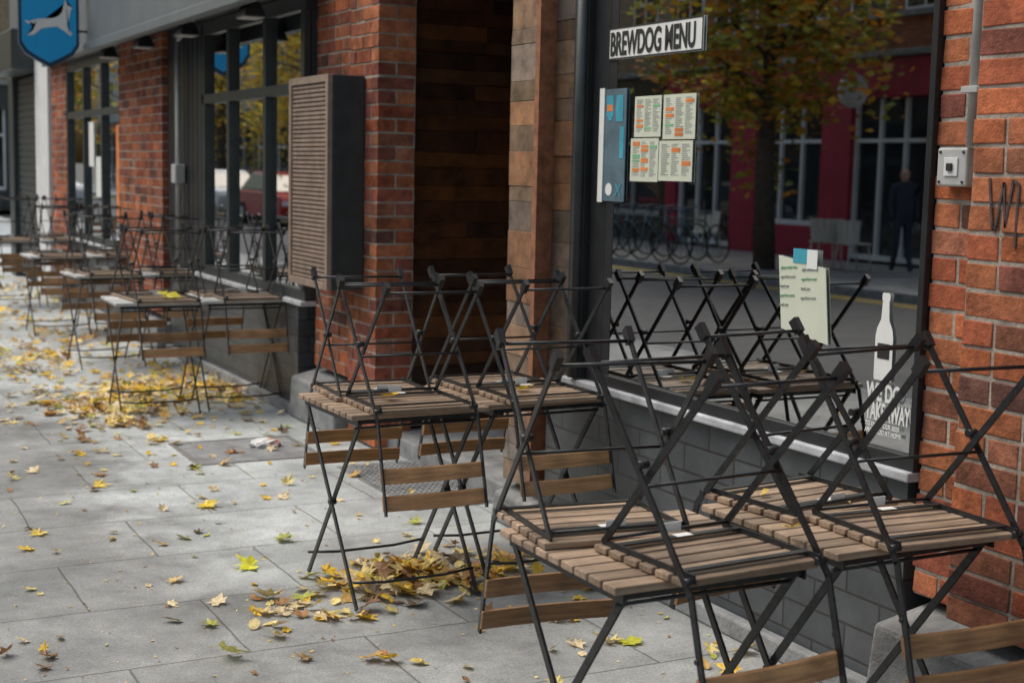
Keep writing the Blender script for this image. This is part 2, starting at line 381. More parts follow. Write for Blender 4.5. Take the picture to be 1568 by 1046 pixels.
box('canopy_top', -.36, .02, 8.15, 13.7, 3.12, 3.2, 'fascia', P)
box('fascia_far', -.12, .2, 13.72, 17.1, 2.605, 3.2, 'frame', P)
def flood(y, x):
    e = empty('canopy_floodlight', (x, y, 2.6))
    bm = bmesh.new(); bm_rod(bm, [(0,0,.0),(0,0,-.06)], .012); bm_bar(bm, (-.0,-.09,-.06), (0,.09,-.06), .02, .01, Vector((0,0,1)))
    finish(bm, 'bracket', M['black'], e)
    bm = bmesh.new(); bm_box(bm, -.07, .07, -.1, .1, -.16, -.07)
    for v in bm.verts:
        if v.co.z > -.1: v.co.x *= .45; v.co.y *= .8
    finish(bm, 'housing', M['black'], e, .008)
    bm = bmesh.new(); bm_box(bm, -.06, .06, -.09, .09, -.166, -.161); finish(bm, 'lens', M['grey'], e)
flood(10.0, -.3); flood(8.5, -.3); flood(12.6, -.3); flood(11.3, -.3)
def pipe(name, pts, r, mat, parent=P):
    bm = bmesh.new(); bm_rod(bm, pts, r, 10); return finish(bm, name, M[mat], parent)
pipe('conduit_near', [(-.03, 2.865, 2.7), (-.03, 2.865, 1.66)], .014, 'grey')
boxes('conduit_clips', [(-.05,.0,2.835,2.895,z,z+.018) for z in (1.8, 2.1, 2.4)], 'grey', P, .002)
pipe('conduit_far', [(-.06, 11.2, 2.55), (-.06, 11.2, .8)], .02, 'grey')
pipe('conduit_far_bend', [(-.06, 11.2, 2.5), (-.06, 10.9, 2.56), (-.2, 10.2, 2.58)], .015, 'grey')
box('conduit_box_far', -.1, -.02, 11.13, 11.27, 1.40, 1.55, 'grey', P, .01)
sb = empty('wall_switch_box')
box('switch_case', -.045, -.004, 2.862, 2.972, 1.55, 1.655, 'grey', sb, .006)
box('switch_plate', -.049, -.0455, 2.892, 2.942, 1.578, 1.628, 'whitep', sb, .001)
box('switch_key', -.056, -.0495, 2.908, 2.928, 1.592, 1.613, 'ink', sb, .002)
bm = bmesh.new()
for yy in (2.874, 2.96):
    for zz in (1.562, 1.643): bm_rod(bm, [(-.048, yy, zz), (-.044, yy, zz)], .004)
finish(bm, 'screws', M['ink'], sb)
bm = bmesh.new()
tag = [(2.73,1.575),(2.71,1.44),(2.70,1.45),(2.68,1.565),(2.668,1.45),(2.65,1.57),(2.63,1.56),(2.632,1.40)]
for a, b in zip(tag, tag[1:]): bm_bar(bm, (-.0925, a[0], a[1]), (-.0925, b[0], b[1]), .007, .003)
for a, b in (((2.60,1.52),(2.57,1.41)),((2.56,1.53),(2.60,1.40))): bm_bar(bm, (-.0925, a[0], a[1]), (-.0925, b[0], b[1]), .006, .003)
finish(bm, 'spray_tag', M['spray'], P)
lb = empty('louvred_wall_cabinet')
box('cabinet_body', -.17, .018, 7.42, 8.08, .88, 2.06, 'frame', lb, .006)
boxes('cabinet_rim', [(-.20,-.171,7.42,7.46,.88,2.06),(-.20,-.171,8.04,8.08,.88,2.06),(-.20,-.171,7.461,8.039,.88,.92),(-.20,-.171,7.461,8.039,2.02,2.06)], 'slatbox', lb, .003)
boxes('louvres', [(-.19,-.171,7.462,8.038,.925 + k*.0249,.942 + k*.0249) for k in range(44)], 'slatbox', lb, .002)

# ------------------------------------------------------------------ window posters & signs
X0 = -.004
ms_ = empty('menu_sign')
box('panel', X0-.004, X0, 4.17, 4.80, 1.995, 2.115, 'white', ms_)
text('lettering', 'BREWDOG MENU', .122, 4.788, 2.012, X0-.006, 'ink', ms_, sx=.585, bold=.003)
boxes('border', [(X0-.0052,X0-.0042,4.17,4.80,1.995,2.001),(X0-.0052,X0-.0042,4.17,4.80,2.109,2.115),(X0-.0052,X0-.0042,4.17,4.176,2.001,2.109),(X0-.0052,X0-.0042,4.794,4.80,2.001,2.109)], 'ink', ms_)
pm = empty('menu_posters')
sheets = [(4.42,4.60,1.70,1.85),(4.20,4.405,1.69,1.85),(4.43,4.62,1.535,1.695),(4.21,4.425,1.54,1.685)]
for i, (a, b, c, d) in enumerate(sheets):
    box('menu_sheet_%d' % i, X0-.003, X0-.001, a, b, c, d, 'cream', pm)
bl = {'green': [], 'orange': [], 'inkgrey': []}
for (a, b, c, d) in sheets:
    w = (b - a - .03) / 3
    for ci in range(3):
        z = d - .012; ya = a + .01 + ci*(w + .005)
        while z > c + .02:
            h = R.choice([.008, .012, .016])
            if R.random() < .13: bl[R.choice(['green', 'orange'])].append((X0-.0042, X0-.0031, ya, ya+w*.9, z-h, z)); z -= h + .004
            else: bl['inkgrey'].append((X0-.0042, X0-.0031, ya+R.uniform(0, w*.5), ya+w*.9, z-.0022, z)); z -= .0068
for k, v in bl.items(): boxes('print_' + k, v, k, pm)
sp_ = empty('opening_times_poster')
XP = -.004
box('poster_board', XP-.004, XP, 4.66, 4.83, 1.455, 1.885, 'slate', sp_)
box('poster_edge', XP-.008, XP-.0042, 4.815, 4.85, 1.45, 1.89, 'white', sp_)
boxes('poster_panels', [(XP-.0055,XP-.0042,4.68,4.73,1.76,1.86),(XP-.0055,XP-.0042,4.67,4.70,1.62,1.74)], 'teal', sp_)
boxes('poster_shield', [(XP-.0055,XP-.0042,4.75,4.80,1.78,1.86),(XP-.0055,XP-.0042,4.76,4.79,1.765,1.7799)], 'teal', sp_)
boxes('poster_stripe', [(XP-.0066,XP-.0056,4.755,4.795,1.80,1.825)], 'orange', sp_)
bm = bmesh.new(); bm_rod(bm, [(XP-.0042,4.77,1.50),(XP-.006,4.77,1.50)], .024, 20); finish(bm, 'round_logo', M['white'], sp_)
text('cross_mark', 'X', .07, 4.725, 1.475, XP-.0055, 'teal', sp_)
ns = empty('notice_sheet')
bm = bmesh.new(); bm_box(bm, X0-.004, X0-.001, 3.45, 3.68, 1.065, 1.30)
for v in bm.verts:
    v.co.z += (v.co.y - 3.57) * .12; v.co.y += (v.co.z - 1.18) * .12
finish(bm, 'sheet', M['cream'], ns)
box('blue_logo', X0-.006, X0-.0045, 3.54, 3.62, 1.295, 1.34, 'teal', ns)
box('white_tab', X0-.007, X0-.0062, 3.50, 3.55, 1.28, 1.34, 'white', ns)
for k in range(9):
    text('line_%d' % k, R.choice(['please order here', 'table service only', 'open from noon', 'thank you']), .015, 3.68 - (k % 2)*.105, 1.27 - (k//2)*.03, X0-.0055, 'inkgrey' if k % 3 else 'green', ns, sx=.75, rotd=5)
bt = empty('takeaway_window_sticker')
prof = [(.0,.0),(.045,.0),(.047,.01),(.047,.13),(.04,.155),(.022,.18),(.017,.235),(.021,.24),(.021,.255),(.016,.26),(0,.26)]
bm = bmesh.new()
pts = [(-a, b) for a, b in prof] + [(a, b) for a, b in prof[::-1]][1:-1]
vs = [bm.verts.new((X0-.003, 3.185 + a*.8, .975 + b)) for a, b in pts]; bm.faces.new(vs)
finish(bm, 'bottle_shape', M['white'], bt)
box('bottle_label', X0-.0045, X0-.0035, 3.16, 3.21, 1.04, 1.085, 'ink', bt)
text('word_1', 'WE DO', .072, 3.245, .915, X0-.006, 'white', bt, sx=.6, bold=.002)
text('word_2', 'TAKEAWAY', .072, 3.245, .858, X0-.006, 'white', bt, sx=.48, bold=.002)
text('word_3', 'TO ENJOY OUR BEER\nAND FOOD AT HOME', .02, 3.245, .835, X0-.006, 'white', bt, sx=.78, bold=.0003)

hs = empty('hanging_shield_sign', (-.74, 12.9, 2.72))
sh = [(-.25,.36),(0,.36),(.25,.36),(.25,-.18),(.2,-.26),(.1,-.32),(0,-.37),(-.1,-.32),(-.2,-.26),(-.25,-.18)]
def shield(name, k, y0, y1, mat):
    bm = bmesh.new(); a = [bm.verts.new((x*k, y0, z*k)) for x, z in sh]; b = [bm.verts.new((x*k, y1, z*k)) for x, z in sh]
    bm.faces.new(a); bm.faces.new(b[::-1])
    for i in range(len(sh)): bm.faces.new([a[i], b[i], b[(i+1) % len(sh)], a[(i+1) % len(sh)]])
    bmesh.ops.recalc_face_normals(bm, faces=bm.faces); finish(bm, name, M[mat], hs)
shield('rim', 1.0, -.03, .03, 'navy'); shield('face', .9, -.034, .034, 'blue')
dog = [(-.17,-.05),(-.19,-.03),(-.15,-.035),(-.09,-.015),(-.03,-.01),(.03,-.005),(.07,.01),(.10,.04),(.115,.095),(.13,.13),(.14,.09),(.18,.07),(.165,.05),(.155,.0),(.14,-.05),(.175,-.105),(.16,-.12),(.12,-.09),(.06,-.06),(-.01,-.07),(-.06,-.08),(-.12,-.125),(-.17,-.13),(-.16,-.115),(-.12,-.09),(-.105,-.055)]
bm = bmesh.new(); a = [bm.verts.new((x*1.08, -.037, (z+.04)*1.25)) for x, z in dog]; f = bm.faces.new(a); bmesh.ops.triangulate(bm, faces=[f]); finish(bm, 'dog_emblem', M['white'], hs)
bm = bmesh.new(); bm_rod(bm, [(.25,0,.25),(.50,0,.25)], .014); bm_rod(bm, [(.25,0,-.05),(.38,0,-.05)], .012); bm_box(bm, .36,.40,-.03,.03,-.1,.4); finish(bm, 'bracket_arm', M['black'], hs)

# ------------------------------------------------------------------ neighbour + far end
Q = empty('neighbour_shop_building')
box('white_pillar', -.06, .3, 17.12, 18.0, 0, 4.2, 'whitep', Q, .01)
boxes('roller_shutter', [(.02,.06,18.0,19.9,.05 + k*.085,.125 + k*.085) for k in range(30)], 'frame', Q, .01)
box('shutter_box', -.32, .3, 18.01, 20.0, 2.62, 3.1, 'frame', Q, .02)
box('corner_pillar', -.04, .3, 19.9, 20.3, 0, 2.62, 'frame', Q, .01)
box('body', .31, 9, 17.12, 20.3, 0, 6, 'wallbrick', Q)
box('upper_front', .0, .3, 18.01, 20.3, 3.1, 6, 'fascia', Q)
boxes('upper_windows', [(-.02,-.001,18.5,19.2,4,5.6),(-.02,-.001,19.4,20.0,4,5.6)], 'farglass', Q)

def terrace(name, xf, y0, y1, h, wallmat, trim, floors=2, bays=3, shop='maroon', pw=.22):
    e = empty(name)
    box('body', xf-8, xf-.2, y0, y1, 0, h, wallmat, e)
    w = (y1 - y0) / bays
    box('fascia_board', xf-.2, xf+.12, y0+.02, y1-.02, 3.0, 3.7, shop, e, .02)
    box('cornice', xf-.2, xf+.25, y0, y1, 3.702, 3.82, trim, e, .02)
    box('upper_front', xf-.2, xf, y0, y1, 3.822, h, wallmat, e)
    box('parapet', xf-.2, xf+.12, y0, y1, h+.002, h+.25, trim, e, .02)
    pil = []; gl = []; fr = []; ri = []; uf = []; ug = []; us = []
    for k in range(bays + 1):
        y = y0 + k*w; pil.append((xf-.2, xf+.06, max(y - pw, y0), min(y + pw, y1), 0, 2.998))
    for k in range(bays):
        a = y0 + k*w + pw; b = y0 + (k+1)*w - pw
        if k % 2 == 0:
            ri.append((xf-.2, xf-.02, a, b, 0, .6)); z0 = .6
        else: z0 = .05
        gl.append((xf-.14, xf-.12, a, b, z0, 2.998))
        for j in range(4):
            yy = a + (b - a - .07) * j / 3; fr.append((xf-.118, xf-.04, yy, yy+.07, z0+.002, 2.99))
        fr.append((xf-.118, xf-.05, a, b, 2.2, 2.27)); fr.append((xf-.118, xf-.05, a, b, z0+.002, z0+.1))
        for fl_ in range(floors):
            z = 4.5 + fl_*2.9
            if z + 1.7 > h: break
            for q in (.25, .75):
                yc = y0 + (k + q)*w
                uf.append((xf-.01, xf+.03, yc-.5, yc+.5, z, z+1.7)); us.append((xf, xf+.12, yc-.6, yc+.6, z-.1, z-.002))
                for (p, s) in ((-.44, .06), (.03, .06), (-.44, .88), (.03, .88)): ug.append((xf+.031, xf+.034, yc+p, yc+p+.41, z+s, z+s+.76))
    boxes('shop_pilasters', pil, shop, e, .01); boxes('shop_glass', gl, 'farglass', e)
    boxes('shop_frames', fr, 'whitep' if shop != 'black' else 'grey', e)
    if ri: boxes('shop_risers', ri, shop, e)
    if uf: boxes('sash_frames', uf, 'whitep', e); boxes('sash_glass', ug, 'farglass', e); boxes('sash_sills', us, trim, e)
    return e
M['render'] = plain('grey_render', (.34, .34, .33), .8, var=.15, scale=2)
M['yellowbrick'] = brickmat('stock_brick', (.34, .26, .17), (.27, .2, .13), (.25, .24, .21))
terrace('terraced_shop_building', -15, -12, 2, 6.6, 'yellowbrick', 'concrete', shop='black')
terrace('terraced_shop_building', -15, 2.0, 15.5, 6.8, 'render', 'concrete', shop='frame')
terrace('terraced_shop_building', -15, 15.5, 27, 7.0, 'wallbrick', 'concrete', shop='maroon', bays=4, pw=.42)
terrace('terraced_shop_building', -15, 27, 40, 6.6, 'yellowbrick', 'concrete', shop='black')
terrace('terraced_shop_building', -15, 40, 58, 7, 'wallbrick', 'concrete', shop='frame', bays=4)
terrace('terraced_shop_building', -15, 58, 90, 6.8, 'render', 'concrete', shop='black', bays=6)
t_ = terrace('distant_terrace_building', 0, 0, 14, 7, 'yellowbrick', 'concrete', shop='frame')
t_.location = (-1.0, 46, 0); t_.rotation_euler = (0, 0, math.radians(-90 - 12))
ck = empty('round_projecting_sign', (-14.4, 20.2, 3.1))
bm = bmesh.new(); bm_rod(bm, [(0,-.06,0),(0,.06,0)], .3, 28); finish(bm, 'disc', M['whitep'], ck)
bm = bmesh.new(); bm_rod(bm, [(-.3,0,0),(-.6,0,0)], .03); finish(bm, 'arm', M['black'], ck)
bm = bmesh.new(); bm_box(bm, -.02,.02,-.07,-.062,0,.2); bm_box(bm, 0,.15,-.07,-.062,-.02,.02); finish(bm, 'hands', M['ink'], ck)

# ------------------------------------------------------------------ furniture
def chair_meshes():
    bm = bmesh.new()
    for s in (-1, 1):
        x = .192*s; xi = .176*s
        bm_bar(bm, (x, -.275, .79), (x, -.185, .47), .017, .006)
        bm_bar(bm, (x, -.187, .475), (x, .205, .012), .017, .006)
        bm_bar(bm, (xi, .155, .437), (xi, -.215, .012), .017, .006)
        bm_bar(bm, (xi, .158, .436), (xi, -.175, .436), .017, .005)
        bm_rod(bm, [((x+.006*s), .008, .228), (xi-.006*s, .008, .228)], .010, 10)
        bm_rod(bm, [((x+.006*s), -.166, .444), (xi-.006*s, -.166, .444)], .009, 10)
        bm_rod(bm, [((x+.006*s), -.215, .60), ((x-.004*s), -.215, .60)], .006, 8)
    bm_rod(bm, [(-.19, .193, .03), (.19, .193, .03)], .0048)
    bm_rod(bm, [(-.174, -.203, .03), (.174, -.203, .03)], .0048)
    bm_rod(bm, [(-.19, -.02, .27), (.19, -.02, .27)], .0042)
    bm_rod(bm, [(-.172, .14, .424), (.172, .14, .424)], .0045)
    bm_bar(bm, (-.172, .10, .43), (.172, .10, .43), .02, .004, Vector((0,0,1)))
    bm_bar(bm, (-.172, -.13, .43), (.172, -.13, .43), .02, .004, Vector((0,0,1)))
    fr = bpy.data.meshes.new('chair_frame'); bm.to_mesh(fr); bm.free(); fr.materials.append(M['steel'])
    bm = bmesh.new()
    for s in (-1, 1):
        bm_bar(bm, (.192*s, .187, .034), (.192*s, .214, .0), .027, .018); bm_bar(bm, (.176*s, -.197, .034), (.176*s, -.224, .0), .027, .018)
    cp = bpy.data.meshes.new('feet_caps'); bm.to_mesh(cp); bm.free(); cp.materials.append(M['cap'])
    bm = bmesh.new()
    for k in range(6):
        y = -.165 + k*.057; bm_box(bm, -.195, .195, y, y+.046, .441, .457)
    se = bpy.data.meshes.new('seat_slats'); bm.to_mesh(se); bm.free(); se.materials.append(M['slat'])
    bm = bmesh.new()
    for z in (.635, .725):
        y = -.185 - (z - .47)*.281; v = []; n = 8
        for i in range(n + 1):
            xx = -.196 + .392*i/n; yy = y - .012*(1 - (xx/.196)**2)
            v.append([bm.verts.new((xx, yy+.005, z)), bm.verts.new((xx, yy+.018, z)), bm.verts.new((xx, yy+.006, z+.052)), bm.verts.new((xx, yy-.007, z+.052))])
        for i in range(n):
            for k in range(4): bm.faces.new([v[i][k], v[i][(k+1) % 4], v[i+1][(k+1) % 4], v[i+1][k]])
        bm.faces.new(v[0][::-1]); bm.faces.new(v[-1])
    bmesh.ops.recalc_face_normals(bm, faces=bm.faces)
    ba = bpy.data.meshes.new('back_slats'); bm.to_mesh(ba); bm.free(); ba.materials.append(M['slat2'])
    bm = bmesh.new(); bm_box(bm, -.03, .02, .135, .137, .405, .428); bm_box(bm, -.03, .015, .088, .112, .4265, .4275)
    lab = bpy.data.meshes.new('label'); bm.to_mesh(lab); bm.free(); lab.materials.append(M['white'])
    return fr, cp, se, ba, lab
CM = chair_meshes()
def chair(mat4, label=True, nm='folding_chair'):
    e = empty(nm); e.matrix_world = mat4
    for m, n in zip(CM, ('steel_frame', 'feet_caps', 'seat_slats', 'back_slats', 'paper_label')):
        if n == 'paper_label' and not label: continue
        o = obj(n, m, None, e)
        if 'slats' in n: bev(o, .003)
    return e
TW = .54
def table_meshes():
    h = TW / 2
    sls = []
    for mt_ in ('slat', 'palewood'):
        bm = bmesh.new(); n = 9; p = TW / n
        for k in range(n): bm_box(bm, -h, h, -h + k*p, -h + k*p + p - .009, .692, .71)
        sl = bpy.data.meshes.new('tabletop_slats'); bm.to_mesh(sl); bm.free(); sl.materials.append(M[mt_]); sls.append(sl)
    bm = bmesh.new()
    for s in (-1, 1):
        x = (h-.03)*s; xi = (h-.045)*s
        bm_bar(bm, (x, -h+.01, .679), (x, h-.01, .679), .024, .005)
        bm_bar(bm, (x, h-.03, .68), (x, -h+.01, .01), .02, .007); bm_bar(bm, (xi, -h+.03, .68), (xi, h-.01, .01), .02, .007)
        bm_rod(bm, [(x+.006*s, 0, .345), (xi-.006*s, 0, .345)], .011, 10)
    for y, z in ((-h+.045, .10), (h-.045, .10)):
        bm_rod(bm, [(-h+.03, y, z), (-.12, y, z-.012), (.12, y, z-.012), (h-.03, y, z)], .0055)
    for y in (-h+.02, h-.02): bm_bar(bm, (-h+.03, y, .684), (h-.03, y, .684), .02, .005, Vector((0,1,0)))
    bm_rod(bm, [(-h+.03, -h+.05, .655), (h-.03, -h+.05, .655)], .005)
    lg = bpy.data.meshes.new('steel_legs'); bm.to_mesh(lg); bm.free(); lg.materials.append(M['steel'])
    return sls, lg
TM = table_meshes()
def table(x, y, rot=0, seed=0, off=None, pale=0):
    r = random.Random(seed)
    e = empty('bistro_table', (x, y, 0), (0, 0, math.radians(rot)))
    o = obj('tabletop_slats', TM[0][pale], None, e); bev(o, .003)
    obj('steel_legs', TM[1], None, e)
    for i, s in enumerate((1, -1)):
        dx, dy, da = off[i] if off else (r.uniform(-.03, .03) + s*.018, r.uniform(-.015, .015), r.uniform(-6, 6))
        chair(Matrix.Translation((x + dx, y - s*.15 + dy, .711 + .458)) @ Matrix.Rotation(math.radians(rot + da + (0 if s == 1 else 180)), 4, 'Z') @ Matrix.Rotation(math.pi, 4, 'Y'))
table(-1.10, 2.72, 0, 1, [(.04, -.01, 4), (-.055, .03, -7)]); table(-.49, 2.75, 1, 2, [(.05, -.02, -4), (-.02, .02, 6)])
for i, (ya, xa, xb, ra) in enumerate(((4.84, -.88, -.335, 1), (8.95, -.80, -.25, -1), (11.1, -.66, -.10, 2), (13.3, -.64, -.08, 0), (15.9, -.66, -.10, 1))):
    table(xa, ya, ra + R.uniform(-1.5, 1.5), i*2+3, pale=int(i > 0)); table(xb, ya + .04, ra + R.uniform(-1.5, 1.5), i*2+4, pale=int(i > 0))
for (x, y, a) in ((-.7, 18.4, 200), (-1.3, 19.5, 170)):
    chair(Matrix.Translation((x, y, 0)) @ Matrix.Rotation(math.radians(a), 4, 'Z'))

# ------------------------------------------------------------------ leaves
def leaf_geo(r, cx, cy, cz, size):
    lob = [(-150, .55), (-128, .42), (-100, .72), (-75, .45), (-48, .92), (-24, .5), (0, 1.08), (24, .5), (48, .92), (75, .45), (100, .72), (128, .42), (150, .55), (180, .22)]
    if r.random() < .4:
        lob = [(-150,.42),(-110,.4),(-70,.45),(-35,.62),(0,.95),(35,.62),(70,.45),(110,.4),(150,.42),(180,.55)]; size *= .65
    curl = r.uniform(-.1, .8); fold = r.uniform(-.05, .65)
    rot = Matrix.Rotation(r.uniform(0, 6.28), 3, 'Z') @ Matrix.Rotation(r.gauss(0, .25), 3, 'X') @ Matrix.Rotation(r.gauss(0, .25), 3, 'Y')
    V = [Vector((0, 0, 0))]
    for a, l in lob:
        l *= r.uniform(.8, 1.18); a += r.uniform(-5, 5)
        x = l*math.cos(math.radians(a)); y = l*math.sin(math.radians(a))
        V.append(Vector((x, y, curl*(l*l)*.35 + fold*abs(y)*.45 + r.uniform(-.09, .09))))
    m = len(lob)
    V = [rot @ (v*size) for v in V]
    zmin = min(v.z for v in V)
    V = [(v.x + cx, v.y + cy, v.z - zmin + cz) for v in V]
    return V, [(0, i+1, (i+1) % m + 1) for i in range(m)]
pal = [((.82,.54,.06), 6), ((.80,.65,.26), 6), ((.62,.38,.10), 3), ((.40,.20,.07), 3), ((.52,.53,.10), 2), ((.31,.17,.08), 2), ((.76,.62,.38), 5), ((.15,.10,.055), 1)]
pl = [c for c, w in pal for _ in range(w)]
def lcol(r, bias=None):
    c = bias if bias else r.choice(pl); k = r.uniform(.82, 1.12); return tuple(v*k for v in c)
def pile(name, spots, seed):
    r = random.Random(seed); it = []
    for (cx, cy, sx, sy, n, h) in spots:
        for i in range(n):
            x = r.gauss(cx, sx); y = r.gauss(cy, sy)
            if x > -.07: x = -.07 - r.random()*.15
            dd = math.hypot((x-cx)/sx, (y-cy)/sy)
            z = .003 + max(0, h*(1 - dd/1.6))*r.random()
            V, F = leaf_geo(r, x, y, z, r.uniform(.035, .08)); it.append((V, F, lcol(r)))
    return colmesh(name, it, 'leaf')
pile('fallen_leaf_pile', [(-.78,4.84,.19,.14,190,.06),(-1.22,4.68,.14,.10,26,.01),(-.5,4.97,.2,.12,55,.02)], 3)
pile('fallen_leaf_pile', [(-.6,9.5,.38,.34,380,.06),(-1.1,8.8,.24,.35,190,.03),(-.35,10.2,.3,.4,140,.03)], 4)
pile('fallen_leaf_pile', [(-1.15,11.4,.2,.5,140,.04),(-.6,12.6,.35,.5,110,.03)], 5)
pile('fallen_leaf_pile', [(-1.1,14.8,.4,.9,180,.04),(-.7,17.5,.4,1.0,140,.03)], 6)
r = random.Random(11); it = []
sing = [(-1.29,5.27,.09,(.66,.64,.05)),(-1.66,4.3,.085,(.70,.66,.2)),(-1.72,4.72,.08,(.17,.14,.07)),(-2.12,5.29,.07,(.66,.55,.2)),(-1.43,5.80,.095,(.55,.55,.2)),(-1.52,5.72,.07,(.65,.38,.04)),(-1.18,6.31,.09,(.82,.6,.05)),
 (-1.69,5.89,.065,(.66,.46,.08)),(-2.11,4.7,.06,(.56,.4,.2)),(-.19,4.5,.09,(.6,.6,.07)),(-1.12,4.0,.08,(.66,.5,.15)),(-.09,3.67,.07,(.66,.45,.1)),(-1.45,4.42,.065,(.7,.55,.2)),(-1.5,4.55,.075,(.68,.56,.26)),
 (-1.05,5.6,.08,(.38,.4,.1)),(-.62,7.1,.05,(.66,.45,.05)),(-1.02,7.0,.06,(.66,.55,.1)),(-1.35,4.85,.09,(.72,.6,.3)),(-1.2,4.9,.085,(.72,.55,.2)),(-.4,3.9,.08,(.55,.55,.05)),(-.3,3.6,.07,(.45,.28,.08)),(-1.25,4.1,.06,(.55,.33,.1)),
 (-1.15,5.05,.08,(.74,.62,.32)),(-1.75,6.6,.065,(.55,.55,.2)),(-1.45,4.18,.05,(.33,.22,.1)),(-.15,3.75,.06,(.66,.4,.1)),(-1.9,7.2,.065,(.66,.55,.2)),(-2.4,7.8,.065,(.76,.55,.1)),(-1.0,3.9,.06,(.76,.55,.1)),(-1.3,4.72,.08,(.74,.62,.34)),(-1.42,4.68,.08,(.7,.55,.28)),
 (-1.6,5.2,.06,(.7,.5,.2)),(-1.95,6.1,.07,(.75,.55,.1)),(-2.2,6.6,.06,(.6,.4,.1)),(-1.55,6.9,.065,(.8,.6,.1)),(-1.3,7.6,.07,(.78,.6,.2))]
for x, y, s, c in sing:
    V, F = leaf_geo(r, x, y, .004, s*.9); it.append((V, F, lcol(r, c)))
for i in range(800):
    x = -.1 - abs(r.gauss(0, 1.4)); y = 3 + 19*r.random()**.85
    if x < -4: continue
    V, F = leaf_geo(r, x, y, .003, r.uniform(.02, .058)); it.append((V, F, lcol(r)))
for i in range(2200):
    x = r.uniform(-3.2, -.1); y = r.uniform(3, 13)
    V, F = leaf_geo(r, x, y, .002, r.uniform(.003, .012)); it.append((V, F, lcol(r)))
colmesh('scattered_leaves', it, 'leaf')
it = []
for x, y, z, s, c in ((-.93, 4.72, .735, .05, (.8,.52,.03)), (-.75, 8.78, .735, .12, (.66,.6,.04)), (-.60,2.95,.735,.04,(.65,.5,.1)), (-.78,2.62,.733,.035,(.75,.5,.05)), (-.38,4.75,.735,.05,(.75,.55,.05)), (-.45,2.8,.735,.03,(.6,.45,.15))):
    V, F = leaf_geo(r, x, y, z, s); it.append((V, F, c))
colmesh('leaves_on_tables', it, 'leaf')

# ------------------------------------------------------------------ trees
def tree(name, x, y, h, cr, cz, seed, cols, nleaf=5200):
    r = random.Random(seed); e = empty(name, (x, y, 0)); bm = bmesh.new()
    bm_rod(bm, [(0,0,-.05),(.05,.03,h*.25),(.0,.08,h*.5),(.05,.0,h*.75)], [.2,.16,.12,.05], 10)
    tips = []
    for k in range(14):
        a = r.uniform(0, 6.28); z0 = r.uniform(h*.3, h*.7); L = cr*r.uniform(.6, .95)
        p1 = Vector((math.cos(a)*L*.45, math.sin(a)*L*.45, z0 + L*.3)); p2 = Vector((math.cos(a+.3)*L, math.sin(a+.3)*L, z0 + L*r.uniform(-.1, .6)))
        bm_rod(bm, [(0,.05,z0), p1, p2], [.06,.035,.012], 6); tips += [p2, p1]
        for q in range(3):
            p3 = p1 + Vector((r.uniform(-1,1), r.uniform(-1,1), r.uniform(-.7,1)))*cr*.4; bm_rod(bm, [p1, p3], [.025,.008], 5); tips.append(p3)
    finish(bm, 'trunk_and_limbs', M['bark'], e)
    cl = [(t, r.uniform(.35, .75)) for t in tips]
    for k in range(40):
        d = Vector((r.gauss(0,1), r.gauss(0,1), r.gauss(0,1))).normalized()*r.uniform(.5, 1)
        cl.append((Vector((d.x*cr, d.y*cr, cz + d.z*(h-cz))), r.uniform(.3, .7)))
    it = []
    for i in range(nleaf):
        c, rad = r.choice(cl); p = c + Vector((r.gauss(0,1), r.gauss(0,1), r.gauss(0,.8)))*rad*.55
        s = r.uniform(.05, .11); rm = Matrix.Rotation(r.uniform(0,6.28), 3, 'Z') @ Matrix.Rotation(r.uniform(-1.2,1.2), 3, 'X')
        V = [rm @ Vector(v)*s + p for v in ((-1,0,0),(-.2,-.7,.1),(1.1,0,0),(-.2,.7,.1))]
        k = r.uniform(.6, 1.2); cc = r.choice(cols); it.append((V, [(0,1,2,3)], tuple(v*k for v in cc)))
    colmesh('crown', it, 'crown', e)
autumn = [(.66,.32,.03),(.38,.40,.06),(.74,.50,.05),(.26,.31,.06),(.58,.22,.04),(.46,.46,.07)]
yell = [(.75,.55,.05),(.65,.52,.09),(.45,.42,.08),(.7,.42,.05)]
tree('autumn_street_tree', -11.9, 19.3, 7.2, 2.2, 4.2, 1, autumn, 7500)
tree('autumn_street_tree', -11.9, 30, 7, 2.2, 4.0, 2, yell)
tree('autumn_street_tree', -11.9, 41, 7.5, 2.6, 4.0, 3, yell)
tree('autumn_street_tree', -11.9, 52, 8, 2.8, 4.2, 4, yell)
tree('autumn_street_tree', -3.4, 38, 7.5, 2.4, 4.8, 5, autumn)

